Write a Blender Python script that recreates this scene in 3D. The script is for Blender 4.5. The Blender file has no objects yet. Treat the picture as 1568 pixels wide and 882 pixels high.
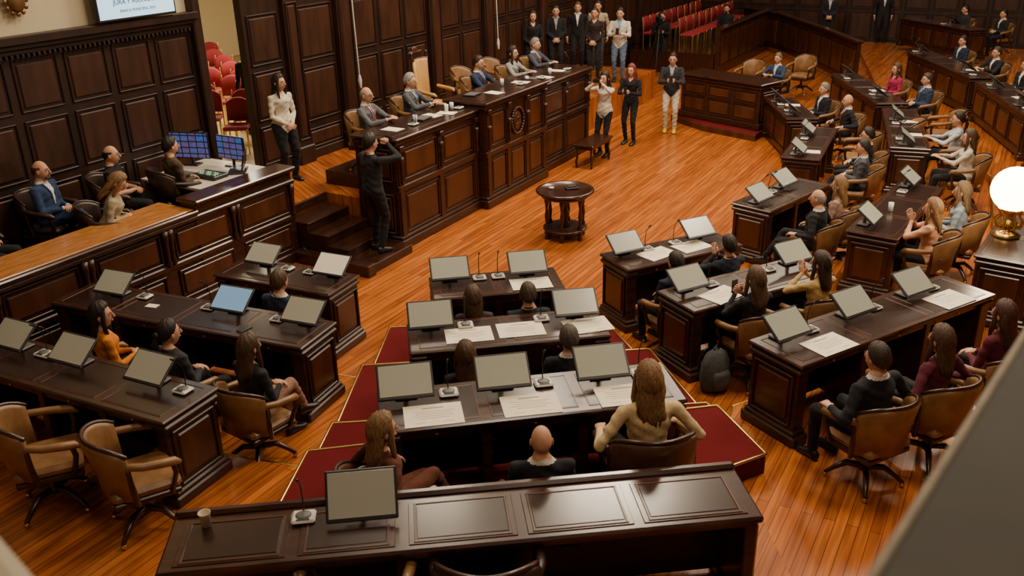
import bpy, bmesh, math, random
import numpy as np
from mathutils import Vector, Matrix
random.seed(7)
def sstep(a,b,x):
    t=max(0,min(1,(x-a)/(b-a))); return t*t*(3-2*t)
class MB:
    def __init__(s): s.v=[];s.f=[];s.m=[];s.sm=[];s.mats=[];s.M=Matrix()
    def mi(s,mat):
        if mat not in s.mats: s.mats.append(mat)
        return s.mats.index(mat)
    def add(s,vs,fs,mat,smooth=False):
        o=len(s.v); M=s.M
        s.v+=[tuple(M@Vector(v)) for v in vs]; i=s.mi(mat)
        for q in fs: s.f.append([a+o for a in q]); s.m.append(i); s.sm.append(smooth)
    def box(s,c,d,mat,b=.006,R=None):
        h=[abs(x)/2 for x in d]; b=min(b,min(h)*.9); vs=[]
        cs=[(i,j,k) for i in(-1,1) for j in(-1,1) for k in(-1,1)]
        for cc in cs:
            for a in range(3):
                p=Vector([cc[q]*(h[q]-(0 if q==a else b)) for q in range(3)])
                if R is not None: p=R@p
                vs.append(p+Vector(c))
        ix=lambda cc,a: cs.index(tuple(cc))*3+a
        fs=[]
        for a in range(3):
            o=[q for q in range(3) if q!=a]
            for sg in(-1,1):
                l=[]
                for x,y in((-1,-1),(1,-1),(1,1),(-1,1)):
                    cc=[0,0,0];cc[a]=sg;cc[o[0]]=x;cc[o[1]]=y; l.append(ix(cc,a))
                fs.append(l)
            for x in(-1,1):
                for y in(-1,1):
                    c0=[0,0,0];c0[a]=-1;c0[o[0]]=x;c0[o[1]]=y;c1=list(c0);c1[a]=1
                    fs.append([ix(c0,o[0]),ix(c1,o[0]),ix(c1,o[1]),ix(c0,o[1])])
        for cc in cs: fs.append([ix(cc,0),ix(cc,1),ix(cc,2)])
        s.add(vs,fs,mat)
    def bx(s,x0,x1,y0,y1,z0,z1,mat,b=.006): s.box(((x0+x1)/2,(y0+y1)/2,(z0+z1)/2),(x1-x0,y1-y0,z1-z0),mat,b)
    def prism(s,poly,z0,z1,mat):
        n=len(poly); vs=[(p[0],p[1],z0) for p in poly]+[(p[0],p[1],z1) for p in poly]
        fs=[list(range(n))[::-1],list(range(n,2*n))]+[[i,(i+1)%n,n+(i+1)%n,n+i] for i in range(n)]
        s.add(vs,fs,mat)
    def panel(s,o,ax,az,out,w,h,mat,mat2=None):
        ax=Vector(ax);az=Vector(az);out=Vector(out);o=Vector(o)
        R=Matrix((ax,az,out)).transposed(); t=.022; mat2=mat2 or mat
        for sg in(-1,1):
            s.box(o+az*sg*(h/2-t/2)+out*.008,(w,t,.028),mat,.008,R); s.box(o+ax*sg*(w/2-t/2)+out*.008,(t,h,.028),mat,.008,R)
        s.box(o+out*.004,(w-.11,h-.11,.026),mat2,.012,R)
    def loft(s,rings,mat,smooth=True,caps=True,closed=True):
        n=len(rings[0]); vs=[p for r in rings for p in r]; fs=[]
        for i in range(len(rings)-1):
            for j in range(n if closed else n-1):
                k=(j+1)%n; fs.append([i*n+j,i*n+k,(i+1)*n+k,(i+1)*n+j])
        if caps: fs.append(list(range(n))[::-1]); fs.append([(len(rings)-1)*n+j for j in range(n)])
        s.add(vs,fs,mat,smooth)
    def secs(s,L,mat,n=16,**k):
        rings=[]
        for c,ax,ay in L:
            c=Vector(c);ax=Vector(ax);ay=Vector(ay); r=[]
            for j in range(n):
                a=2*math.pi*j/n; r.append(c+ax*math.cos(a)+ay*math.sin(a))
            rings.append(r)
        s.loft(rings,mat,**k)
    def limb(s,pts,rad,mat,n=10,rnd=True,ref=None):
        pts=[Vector(p) for p in pts]; T=[]
        for i in range(len(pts)):
            a=pts[max(i-1,0)];b=pts[min(i+1,len(pts)-1)]; T.append((b-a).normalized())
        L=[]; side=None
        for i,p in enumerate(pts):
            t=T[i]
            if side is None:
                rf=Vector(ref) if ref else (Vector((0,0,1)) if abs(t.z)<.9 else Vector((0,1,0)))
                side=t.cross(rf).normalized()
            else: side=(side-t*side.dot(t)).normalized()
            up=side.cross(t); r=rad[i]
            if i==0 and rnd: L+=[(p-t*r*.85,side*r*.45,up*r*.45),(p-t*r*.5,side*r*.86,up*r*.86)]
            L.append((p,side*r,up*r))
            if i==len(pts)-1 and rnd: L+=[(p+t*r*.5,side*r*.86,up*r*.86),(p+t*r*.85,side*r*.45,up*r*.45)]
        s.secs(L,mat,n)
    def ell(s,c,r,mat,n=12,R=None):
        m=max(5,n//2); rings=[]
        for i in range(m+1):
            th=math.pi*(i+.02)/(m+.04); z=math.cos(th); q=math.sin(th); rr=[]
            for j in range(n):
                a=2*math.pi*j/n; p=Vector((r[0]*q*math.cos(a),r[1]*q*math.sin(a),r[2]*z))
                if R is not None: p=R@p
                rr.append(p+Vector(c))
            rings.append(rr)
        s.loft(rings,mat)
    def lathe(s,c,prof,mat,n=20,smooth=True):
        s.secs([((c[0],c[1],c[2]+z),(r,0,0),(0,r,0)) for r,z in prof],mat,n,smooth=smooth)
    def mesh(s,name,normals=True):
        me=bpy.data.meshes.new(name); me.from_pydata([tuple(v) for v in s.v],[],s.f)
        for m in s.mats: me.materials.append(m)
        me.polygons.foreach_set('material_index',s.m); me.polygons.foreach_set('use_smooth',s.sm)
        if normals:
            b=bmesh.new(); b.from_mesh(me); bmesh.ops.recalc_face_normals(b,faces=b.faces); b.to_mesh(me); b.free()
        me.update(); return me
    def obj(s,name,loc=(0,0,0),rz=0):
        return inst(name,s.mesh(name),loc,rz)
def inst(name,me,loc,rz=0):
    o=bpy.data.objects.new(name,me); o.location=loc; o.rotation_euler=(0,0,rz); bpy.context.scene.collection.objects.link(o); return o
MC={}
def mat(name,col,rough=.5,metal=0,spec=.5,noise=0,nscale=20,bump=0,stretch=(1,1,1),coat=0,emit=0,col2=None,sheen=0):
    if name in MC: return MC[name]
    m=bpy.data.materials.new(name); m.use_nodes=True; nt=m.node_tree; b=nt.nodes['Principled BSDF']
    b.inputs['Base Color'].default_value=(*col,1); b.inputs['Roughness'].default_value=rough; b.inputs['Metallic'].default_value=metal
    b.inputs['Specular IOR Level'].default_value=spec; b.inputs['Coat Weight'].default_value=coat; b.inputs['Coat Roughness'].default_value=.15
    b.inputs['Sheen Weight'].default_value=sheen
    if emit: b.inputs['Emission Color'].default_value=(*col,1); b.inputs['Emission Strength'].default_value=emit
    if noise or bump:
        tc=nt.nodes.new('ShaderNodeTexCoord'); mp=nt.nodes.new('ShaderNodeMapping'); mp.inputs['Scale'].default_value=stretch
        nz=nt.nodes.new('ShaderNodeTexNoise'); nz.inputs['Scale'].default_value=nscale; nz.inputs['Detail'].default_value=5
        nt.links.new(tc.outputs['Object'],mp.inputs[0]); nt.links.new(mp.outputs[0],nz.inputs['Vector'])
        if noise:
            cr=nt.nodes.new('ShaderNodeValToRGB'); c2=col2 or tuple(c*(1-noise) for c in col)
            cr.color_ramp.elements[0].position=.35; cr.color_ramp.elements[1].position=.65
            cr.color_ramp.elements[0].color=(*c2,1); cr.color_ramp.elements[1].color=(*col,1)
            nt.links.new(nz.outputs[0],cr.inputs[0]); nt.links.new(cr.outputs[0],b.inputs['Base Color'])
        if bump:
            bp=nt.nodes.new('ShaderNodeBump'); bp.inputs['Strength'].default_value=bump; bp.inputs['Distance'].default_value=.01
            nt.links.new(nz.outputs[0],bp.inputs['Height']); nt.links.new(bp.outputs[0],b.inputs['Normal'])
    MC[name]=m; return m
def hx(c): return '%02x%02x%02x'%tuple(int(x*255) for x in c)
def cloth(c): return mat('cloth_'+hx(c),c,.85,spec=.2,noise=.25,nscale=60,bump=.15,sheen=.04)
def skinm(c): return mat('skin_'+hx(c),c,.5,spec=.35,noise=.12,nscale=30)
def hairm(c): return mat('hair_'+hx(c),c,.45,spec=.4,noise=.6,nscale=45,stretch=(3,3,.25),bump=.6)
def remesh(mb,vox):
    me=mb.mesh('tmp'); o=inst('tmp',me,(0,0,0))
    r=o.modifiers.new('r','REMESH'); r.mode='VOXEL'; r.voxel_size=vox
    q=o.modifiers.new('s','SMOOTH'); q.factor=.5; q.iterations=4
    dg=bpy.context.evaluated_depsgraph_get(); ev=o.evaluated_get(dg); em=ev.to_mesh()
    n=len(em.vertices); co=np.empty(n*3); em.vertices.foreach_get('co',co); nn=np.empty(n*3); em.vertices.foreach_get('normal',nn)
    F=[list(p.vertices) for p in em.polygons]; ev.to_mesh_clear()
    bpy.data.objects.remove(o); bpy.data.meshes.remove(me)
    return co.reshape(-1,3),nn.reshape(-1,3),F
def ik(a,t,l1,l2,pole):
    a=Vector(a);t=Vector(t);d=t-a; L=min(d.length,(l1+l2)*.995); dn=d.normalized(); t=a+dn*L
    x=(l1*l1-l2*l2+L*L)/(2*L); h=math.sqrt(max(l1*l1-x*x,0)); p=Vector(pole); p=(p-dn*p.dot(dn)).normalized()
    return a+dn*x+p*h, t
def head(mb,hc,yaw,pitch,skin,hair,style,female=False,glasses=False,beard=False):
    keep=mb.M.copy()
    mb.M=keep@Matrix.Translation(hc)@Matrix.Rotation(yaw,4,'Z')@Matrix.Rotation(pitch,4,'X')@Matrix.Scale(1.07,4)
    NU,NV=30,22
    def surf(th,ph,off=0):
        dx=math.sin(th)*math.sin(ph);dy=math.sin(th)*math.cos(ph);dz=math.cos(th)
        rx,ry,rz=.075,.096,.118
        t=sstep(.1,-1,dz); rx*=1-.22*t
        x=dx*rx;y=dy*ry;z=dz*rz
        if dy<0: y*=1-.45*sstep(-.1,-.9,dz)
        if dy>0:
            y*=.93+.05*sstep(0,-.8,dz)
            y-=.007*math.exp(-((abs(x)-.031)/.016)**2-((z-.006)/.014)**2)
            y+=.004*math.exp(-((z-.03)/.012)**2)*(abs(dx)<.7)
            if dz<-.6: y+=.010*math.exp(-(x/.03)**2)*sstep(-.6,-.85,dz)
        s=1+off/.095
        return (x*s,y*s,z*s),(dx,dy,dz)
    rings=[]
    for i in range(NV+1):
        th=math.pi*(i+.03)/(NV+.06)
        rings.append([surf(th,2*math.pi*j/NU)[0] for j in range(NU)])
    mb.loft(rings,skin)
    mb.limb([(0,.086,.024),(0,.098,.0),(0,.108,-.020)],[.007,.009,.012],skin,8)
    mb.ell((0,.099,-.026),(.017,.010,.007),skin,8)
    lip=mat('lips_f',(.45,.12,.1),.4) if female else mat('lips_m',(.42,.2,.15),.5)
    mb.ell((0,.0855,-.051),(.024,.010,.004),lip,10); mb.ell((0,.0845,-.058),(.020,.010,.005),lip,10)
    ew=mat('eye_white',(.7,.66,.6),.3); ei=mat('eye_iris',(.05,.03,.02),.2)
    for sx in(-1,1):
        mb.ell((sx*.030,.079,.006),(.0125,.010,.0058),ew,10); mb.ell((sx*.030,.0875,.006),(.0058,.003,.0056),ei,8)
        mb.ell((sx*.030,.081,.0120),(.015,.009,.004),skin,8)
        mb.ell((sx*.076,-.004,-.003),(.009,.019,.031),skin,10,R=Matrix.Rotation(sx*.35,3,'Z'))
        mb.limb([(sx*.014,.091,.024),(sx*.034,.089,.029),(sx*.050,.076,.024)],[.0035,.0045,.0025],hair,6)
        if glasses:
            g=mat('glasses_frame',(.02,.02,.02),.3)
            pts=[(sx*.031+.021*math.cos(a),.100-abs(.021*math.cos(a)+sx*.031)*.15,.005+.016*math.sin(a)) for a in [2*math.pi*k/10 for k in range(11)]]
            mb.limb(pts,[.002]*11,g,5); mb.limb([(sx*.052,.09,.01),(sx*.078,0,.008)],[.002,.002],g,5)
    thick={'bald':0,'fringe':.006,'short':.018,'long':.020,'tied':.015}[style]
    if thick:
        def thr(dy):
            if dy>.6: return .56
            if dy>0: return -.02+(.58)*(dy/.6)**1.3
            return -.02+.6*dy
        vs=[];idx={};fs=[]
        for i in range(NV+1):
            th=math.pi*(i+.03)/(NV+.06)
            for j in range(NU):
                p,(dx,dy,dz)=surf(th,2*math.pi*j/NU)
                e=dz-thr(dy)
                keepv=e>-.02 and (style!='fringe' or dz<.45)
                off=thick*sstep(-.05,.25,e)*(1+.25*math.sin(j*2.1+i*.7)) if style!='fringe' else thick*sstep(-.05,.1,e)*sstep(.5,.3,dz)
                off+=.001
                if keepv: idx[(i,j)]=len(vs); vs.append(surf(th,2*math.pi*j/NU,off)[0])
        for i in range(NV):
            for j in range(NU):
                k=(j+1)%NU; q=[(i,j),(i,k),(i+1,k),(i+1,j)]
                if all(z in idx for z in q): fs.append([idx[z] for z in q])
        if style!='fringe': fs.append([idx[(0,j)] for j in range(NU)])
        mb.add(vs,fs,hair,True)
    if beard:
        mb.ell((0,.058,-.082),(.045,.036,.026),hair,14)
        mb.limb([(-.028,.088,-.05),(-.02,.094,-.043),(.02,.094,-.043),(.028,.088,-.05)],[.003,.005,.005,.003],hair,6)
    if style=='long':
        L=[]; ph=random.random()*9
        for z,rx,ry,cy in((.085,.055,.05,-.03),(.03,.084,.066,-.032),(-.05,.088,.055,-.05),(-.11,.09,.042,-.068),(-.17,.088,.032,-.088),(-.22,.078,.026,-.10),(-.26,.055,.018,-.105)):
            r=[]
            for j in range(36):
                a=2*math.pi*j/36; w=1+.09*math.sin(j*2.7+z*30+ph)*sstep(.08,-.1,z)
                r.append((rx*w*math.cos(a)+.010*math.sin(z*28+ph)*sstep(.05,-.15,z),cy+ry*w*math.sin(a),z+(.02*math.sin(j*1.9+ph) if z<-.2 else 0)))
            L.append(r)
        mb.loft(L,hair)
        for sx in(-1,1):
            mb.limb([(sx*.05,.035,.082),(sx*.072,.032,.03),(sx*.080,.022,-.05),(sx*.086,.03,-.13),(sx*.076,.045,-.21)],[.014,.019,.022,.020,.008],hair,10)
            mb.limb([(sx*.06,-.05,-.12),(sx*.075,-.075,-.2),(sx*.062,-.09,-.28)],[.025,.022,.006],hair,8)
    if style=='tied':
        mb.ell((0,-.115,.01),(.035,.03,.035),hair,12)
        mb.limb([(0,-.12,.0),(0,-.14,-.06),(0,-.13,-.16),(0,-.12,-.22)],[.02,.028,.022,.008],hair,10)
    mb.M=keep
def hand(mb,w,d,back,side,curl,skin):
    d=Vector(d).normalized(); z=Vector(back); z=(z-d*z.dot(d)).normalized(); x=d.cross(z)
    keep=mb.M.copy(); R=Matrix((x,d,z)).transposed().to_4x4(); mb.M=keep@Matrix.Translation(w)@R
    tx=-side
    mb.secs([((0,-.02,0),(.024,0,0),(0,0,.018)),((0,.005,0),(.027,0,0),(0,0,.017)),((0,.04,0),(.037,0,0),(0,0,.016)),((0,.075,0),(.040,0,0),(0,0,.014)),((0,.092,0),(.034,0,0),(0,0,.010))],skin,12)
    for k,(fx,L) in enumerate(((-.029,.068),(-.010,.078),(.010,.074),(.029,.058))):
        fx=fx*side; p=Vector((fx,.082,0)); a=curl*.5+.06*k; pts=[p-Vector((0,.02,0)),p.copy()]
        for sgl in(.45,.3,.25):
            p=p+Vector((fx*.12*sgl,math.cos(a)*L*sgl,-math.sin(a)*L*sgl)); pts.append(p.copy()); a+=curl*.8
        mb.limb(pts,[.008,.0092,.0085,.0075,.0062],skin,7)
    pts=[(tx*.018,.015,-.004),(tx*.043,.035,-.012),(tx*.052,.062,-.02-curl*.01),(tx*.046,.085,-.026-curl*.015)]
    mb.limb(pts,[.013,.0115,.0095,.0075],skin,7)
    mb.M=keep
SKN=(.56,.30,.19); BLK=(.012,.012,.015)
def person(name,loc,d,pose='sit',arms='lap',female=False,skin=SKN,hair=(.03,.018,.012),style='short',top=(.015,.016,.02),inner=None,tie=None,
           bottom=(.015,.015,.018),shoe=(.01,.01,.01),scale=1.0,yaw=0,pitch=0,lean=0.0,glasses=False,beard=False,vox=.0145,sleeve='long',legs='n',build=1.0):
    rz=math.atan2(-d[0],d[1])
    V=Vector; sk=skinm(skin); hm=hairm(hair)
    SW=(.165 if female else .19)*build
    sit=pose=='sit'
    pel=V((0,0,.555)) if sit else V((0,0,.93))
    la=lean
    sd=V((0,math.sin(la),math.cos(la))); fw=V((0,math.cos(la),-math.sin(la))); X=V((1,0,0))
    def S(h,f=0,x=0): return pel+sd*h+fw*f+X*x
    B=MB(); g=cloth(top); w=build
    if female: sc=[(-.10,.13,.10,0),(-.02,.168,.125,0),(.07,.155,.115,0),(.17,.122,.095,.005),(.27,.138,.11,.012),(.35,.150,.12,.02),(.42,.135,.085,.0),(.465,.085,.06,-.01),(.51,.05,.045,-.01)]
    else: sc=[(-.10,.13,.10,0),(-.02,.17,.125,0),(.08,.162,.12,.005),(.18,.155,.117,.01),(.28,.168,.12,.01),(.36,.175,.12,.008),(.42,.155,.09,0),(.475,.09,.065,-.01),(.515,.06,.05,-.01)]
    B.secs([(S(h,fo),X*rx*w,fw*ry*w) for h,rx,ry,fo in sc],g,24)
    def front(h,x):
        for (h0,a0,b0,f0),(h1,a1,b1,f1) in zip(sc[:-1],sc[1:]):
            if h0<=h<=h1:
                t=(h-h0)/(h1-h0); rx=(a0+(a1-a0)*t)*w; ry=(b0+(b1-b0)*t)*w; return f0+(f1-f0)*t+ry*math.sqrt(max(.05,1-(x/rx)**2))
        return .08
    nb=S(.49,-.01); hc=nb+sd*.07+V((0,.035,.055))
    B.limb([nb,nb+(hc-nb)*.75],[.058 if not female else .048]*2,g,14)
    bones=[(S(0),S(.44),.14,'top'),(nb+sd*.045,hc,.05,'skin')]
    fin=MB()
    if inner:
        for sx in(-1,1):
            pts=[];rr=[]
            for h,r in((.455,.010),(.42,.013),(.36,.015),(.29,.015),(.23,.011),(.18,.006)):
                x=sx*(.018+max(0,(h-.19))*.165); pts.append(S(h,front(h,x)-.004,x)); rr.append(r)
            fin.limb(pts,rr,g,8)
    if not female:
        cc=cloth(inner) if inner else g
        rg=[nb+sd*(-.004-.012*math.sin(a))+X*.064*math.cos(a)+fw*(.062*math.sin(a)+.008) for a in [2*math.pi*k/18 for k in range(18)]]
        fin.limb(rg+[rg[0]],[.010]*19,cc,7)
    for sx in(-1,1):
        sh=S(.405,0,sx*SW)
        if arms=='lap': t=V((sx*.055,.25,.70 if sit else .92)); pole=V((sx*.6,-.6,-.6)); bk=V((sx*.3,.2,1)); cu=.5
        elif arms=='desk': t=V((sx*.10,.40,.835)); pole=V((sx*.8,-.4,-.5)); bk=V((0,0,1)); cu=.25
        elif arms=='rest': t=V((sx*.29,.18,.72)); pole=V((sx*.5,-1,-.2)); bk=V((sx*.2,0,1)); cu=.6
        elif arms=='chin': t=(V((.03,.22,1.0)) if sx>0 else V((-.05,.25,.74))); pole=V((sx*.6,-.2,-1)); bk=V((sx,.4,0)); cu=1.0
        elif arms=='down': t=V((sx*(SW+.07),.05,.84)); pole=V((sx*.3,-1,0)); bk=V((sx,0,0)); cu=.45
        elif arms=='clasp': t=V((sx*.05,.19,.93)); pole=V((sx*.8,-.6,-.3)); bk=V((sx*.3,.9,.2)); cu=.6
        elif arms=='photo': t=V((sx*.07,.26,1.50)); pole=V((sx*1,-.1,-.8)); bk=V((sx*.6,-.2,.5)); cu=.8
        elif arms=='phone': t=V((sx*.05,.26,1.13 if not sit else .92)); pole=V((sx*.8,-.4,-.6)); bk=V((sx*.5,.5,-.3)); cu=.8
        elif arms=='clap': t=V((sx*.035,.24,.98)); pole=V((sx*1,-.1,-.7)); bk=V((sx,0.1,.1)); cu=.3
        el,wr=ik(sh,t,.285,.255,pole); dd=(wr-el).normalized()
        ar=1.0 if not female else .85
        B.limb([S(.40,0,sx*SW*.55),sh,sh.lerp(el,.4),el],[.062*ar,.063*ar,.054*ar,.045*ar],g,12)
        B.limb([el,el.lerp(wr,.35),wr],[.045*ar,.044*ar,.031*ar],g,12)
        bones.append((sh,el,.05*ar,'top')); bones.append((el,wr,.04*ar,'top' if sleeve=='long' else 'skin'))
        if sleeve=='none': bones[-2]=(sh+(el-sh)*.1,el,.055,'skin')
        if inner: fin.limb([wr-dd*.012,wr+dd*.012],[.031*ar,.030*ar],cloth(inner),12,rnd=False)
        hd=dd if arms not in('lap','clasp') else (dd+V((-sx*.6,.1,-.1))).normalized()
        if arms=='clap': hd=V((-sx*.1,.45,.9))
        hand(fin,wr+dd*.01,hd,bk,sx,cu,sk)
        hp=pel+V((sx*.09,.0,-.02))
        if sit:
            if legs=='cross' and sx>0: an=V((-.10,.62,.26)); pole=V((.0,.5,1))
            else: an=V((sx*.12,.46,.10)); pole=V((sx*.15,.3,1))
            kn,an=ik(hp,an,.44,.43,pole)
        else:
            an=V((sx*.10,.0 if sx>0 else .04,.10)); kn,an=ik(hp,an,.42,.42,V((sx*.1,1,0)))
        lr=1.0 if not female else .92
        if legs=='wide': lr*=1.25
        B.limb([hp,hp.lerp(kn,.5),kn],[.098*lr*w,.084*lr,.062*lr],g,14)
        B.limb([kn,kn.lerp(an,.35),an],[.062*lr,.058*lr,.047*lr],g,12)
        bones.append((hp+(kn-hp)*.15,kn,.08*lr,'bottom')); bones.append((kn,an,.055*lr,'bottom'))
        sm=mat('shoe_'+hx(shoe),shoe,.35)
        o=an-V((0,0,.10))
        fin.secs([(o+V((0,y,z)),X*rx,V((0,0,rz_))) for y,z,rx,rz_ in((-.075,.04,.015,.02),(-.065,.045,.032,.044),(-.02,.055,.038,.055),(.04,.045,.040,.044),(.10,.033,.046,.032),(.155,.027,.042,.025),(.185,.022,.02,.015))],sm,14)
    if not sit: bones[0]=(S(-.03),S(.44),.14,'top')
    co,nn,F=remesh(B,vox)
    ph=random.random()*20
    def nz(p): return np.sin(p[:,0]*31+ph+np.sin(p[:,2]*23+ph)*1.3)*np.sin(p[:,2]*37+p[:,1]*19+ph*2)+.5*np.sin(p[:,2]*71+p[:,0]*45+ph)
    Fc=np.array([co[q].mean(0) for q in F])
    def dist(Pn,a,b,r):
        a=np.array(a);b=np.array(b);ab=b-a;t=np.clip(((Pn-a)@ab)/(ab@ab),0,1); return np.linalg.norm(Pn-(a+t[:,None]*ab),axis=1)-r
    D=np.stack([dist(Fc,a,b,r) for a,b,r,_ in bones]); k=D.argmin(0)
    tags=[bones[i][3] for i in k]
    co=co+nn*(.0045*nz(co))[:,None]
    rel=Fc-np.array(pel); hh=rel@np.array(sd); ff=rel@np.array(fw); xx=np.abs(rel[:,0])
    mm={'top':g,'bottom':cloth(bottom),'skin':sk}
    if inner: mm['inner']=cloth(inner)
    if tie: mm['tie']=cloth(tie)
    M_=[]
    for i,t in enumerate(tags):
        if t in('top','skin') and k[i] in (0,1):
            if inner:
                if hh[i]>.468 and hh[i]<.495 : t='inner'
                elif hh[i]<=.468 and ff[i]>.02 and hh[i]>.19 and xx[i]<.008+(hh[i]-.19)*.15: t='tie' if tie and xx[i]<.020 else 'inner'
                elif hh[i]>=.495: t='skin'
            else:
                t='skin' if (hh[i]>.485 or (female and ff[i]>.03 and hh[i]>.40 and xx[i]<.01+(hh[i]-.40)*.7)) else 'top'
        M_.append(t)
    base=len(fin.v)
    fin.v+=[tuple(c) for c in co]; mids={t:fin.mi(mm[t]) for t in mm}
    for q,t in zip(F,M_): fin.f.append([a+base for a in q]); fin.m.append(mids[t]); fin.sm.append(True)
    head(fin,hc,yaw,pitch,sk,hm,style,female,glasses,beard)
    if arms in('photo','phone'):
        ph_=mat('phone_case',(.02,.02,.025),.3); z=1.52 if arms=='photo' else (1.16 if not sit else .95)
        fin.box((0,.34 if arms=='photo' else .33,z+.03),(.15,.012,.075) if arms=='photo' else (.075,.012,.15),ph_,.003)
    o=fin.obj(name,loc,rz); o.scale=(scale,)*3; return o

# ---------------- materials
LEATHER=mat('tan_leather',(.25,.125,.045),.4,noise=.35,nscale=8,bump=.1)
LEATHM=mat('brown_leather',(.10,.04,.02),.35,noise=.35,nscale=8,bump=.1)
LEATHD=mat('dark_leather',(.03,.015,.010),.4,noise=.3,nscale=8)
WOOD=mat('mahogany',(.046,.0145,.0065),.33,noise=.6,nscale=5,stretch=(1,1,8),coat=.2)
WOODH=mat('mahogany_horizontal',(.046,.0145,.007),.26,noise=.6,nscale=4,stretch=(1,7,1),coat=.35)
WOODP=mat('mahogany_panel',(.080,.0255,.0095),.32,noise=.5,nscale=4,stretch=(1,1,.3),coat=.2)
WALLP=mat('wall_panel_wood',(.050,.0165,.0068),.42,noise=.5,nscale=3,stretch=(2,2,.4),coat=.05)
WALLW=mat('wall_frame_wood',(.027,.0092,.0042),.42,noise=.5,nscale=3,stretch=(2,2,.4),coat=.05)
INSET=mat('desk_inset_leather',(.022,.009,.006),.25,noise=.2,nscale=30,coat=.25)
RAIL=mat('polished_rail_wood',(.48,.19,.045),.25,noise=.4,nscale=4,stretch=(1,6,1),coat=.3)
RED=mat('red_carpet',(.125,.010,.012),.95,spec=.1,noise=.3,nscale=120,bump=.3)
BRASS=mat('brass',(.72,.47,.14),.3,1)
CREAM=mat('cream_plaster',(.56,.48,.32),.8,noise=.08,nscale=3)
BLKP=mat('black_plastic',(.014,.014,.016),.4)
GREYP=mat('grey_plastic',(.10,.10,.10),.45)
SCR=mat('monitor_screen_painted_reflection',(.37,.385,.325),.20,spec=.6,noise=.12,nscale=1.5)  # switched-off screens: reflection of the lit ceiling painted into the light grey base
WHT=mat('white_plastic',(.58,.56,.50),.35)
PAPER=mat('certificate_paper',(.78,.71,.56),.7,noise=.04,nscale=3)
INK=mat('printed_ink',(.30,.27,.20),.7)
REDV=mat('red_chair_fabric',(.26,.012,.018),.8,noise=.2,nscale=40)
def floor_mat():
    m=bpy.data.materials.new('wood_plank_floor'); m.use_nodes=True; nt=m.node_tree; b=nt.nodes['Principled BSDF']; L=nt.links
    tc=nt.nodes.new('ShaderNodeTexCoord'); mp=nt.nodes.new('ShaderNodeMapping'); mp.inputs['Rotation'].default_value=(0,0,math.radians(-60))
    br=nt.nodes.new('ShaderNodeTexBrick'); br.inputs['Scale'].default_value=1; br.inputs['Brick Width'].default_value=2.3; br.inputs['Row Height'].default_value=.085
    br.inputs['Mortar Size'].default_value=.003; br.inputs['Color1'].default_value=(.50,.150,.023,1); br.inputs['Color2'].default_value=(.29,.070,.010,1); br.inputs['Mortar'].default_value=(.12,.026,.005,1)
    br.offset=.37; br.inputs['Bias'].default_value=-.15
    nz=nt.nodes.new('ShaderNodeTexNoise'); nz.inputs['Scale'].default_value=3; nz.inputs['Detail'].default_value=6
    mp2=nt.nodes.new('ShaderNodeMapping'); mp2.inputs['Scale'].default_value=(.5,9,1)
    L.new(tc.outputs['Object'],mp.inputs[0]); L.new(mp.outputs[0],br.inputs['Vector']); L.new(mp.outputs[0],mp2.inputs[0]); L.new(mp2.outputs[0],nz.inputs['Vector'])
    mx=nt.nodes.new('ShaderNodeMix'); mx.data_type='RGBA'; mx.blend_type='MULTIPLY'; mx.inputs[0].default_value=.8
    cr=nt.nodes.new('ShaderNodeValToRGB'); cr.color_ramp.elements[0].position=.3; cr.color_ramp.elements[0].color=(.38,.32,.28,1); cr.color_ramp.elements[1].position=.62; cr.color_ramp.elements[1].color=(1,1,1,1)
    L.new(nz.outputs[0],cr.inputs[0]); L.new(br.outputs['Color'],mx.inputs[6]); L.new(cr.outputs[0],mx.inputs[7]); L.new(mx.outputs[2],b.inputs['Base Color'])
    b.inputs['Roughness'].default_value=.27; b.inputs['Coat Weight'].default_value=.1; b.inputs['Coat Roughness'].default_value=.15; b.inputs['Specular IOR Level'].default_value=.45
    bp=nt.nodes.new('ShaderNodeBump'); bp.inputs['Strength'].default_value=.12; bp.inputs['Distance'].default_value=.004; L.new(nz.outputs[0],bp.inputs['Height']); L.new(bp.outputs[0],b.inputs['Normal'])
    return m
FLOOR=floor_mat()
# wall frame: local x = along wall (s), local y = -n (n = distance into the room)
W0=(-3.4,14.95,0); RZ=math.radians(60)
def SN(s,n): return (-3.4+.5*s+.866*n, 14.95+.866*s-.5*n)
D_=(.5,.866); N_=(.866,-.5)
def on(s,n,z): x,y=SN(s,n); return (x,y,z)

# ---------------- room shell
def poly_obj(name,poly,z0,z1,m): b=MB(); b.prism(poly,z0,z1,m); return b.obj(name)
corners=[SN(-16,-.1),SN(20.5,-.1),SN(20.5,20),SN(-16,20)]
poly_obj('floor',corners,-.2,0,FLOOR)
b=MB(); b.prism([SN(-16,-.3),SN(20.7,-.3),SN(20.7,20.2),SN(-16,20.2)],9.0,9.2,CREAM); b.obj('ceiling')
def wseg(m,s0,s1,z0,z1,rows,colw=.7):
    m.bx(s0,s1,0,.12,z0,z1,WALLW,.002)
    nc=max(1,round((s1-s0)/colw)); cw=(s1-s0)/nc
    for i in range(nc):
        for a,c in rows: m.panel((s0+cw*(i+.5),0,(a+c)/2),(-1,0,0),(0,0,1),(0,-1,0),cw-.10,c-a-.08,WALLW,WALLP)
w=MB()
wseg(w,-16,-2.13,0,3.3,[(.95,1.6),(1.62,2.40),(2.42,3.12)])
w.bx(-16,-2.13,.02,.12,3.3,9,CREAM,.002)
for z,h,o in((3.14,.06,.05),(3.2,.06,.09),(3.26,.10,.14)): w.bx(-16,-2.05,-o,.02,z,z+h,WALLW,.01)
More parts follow.
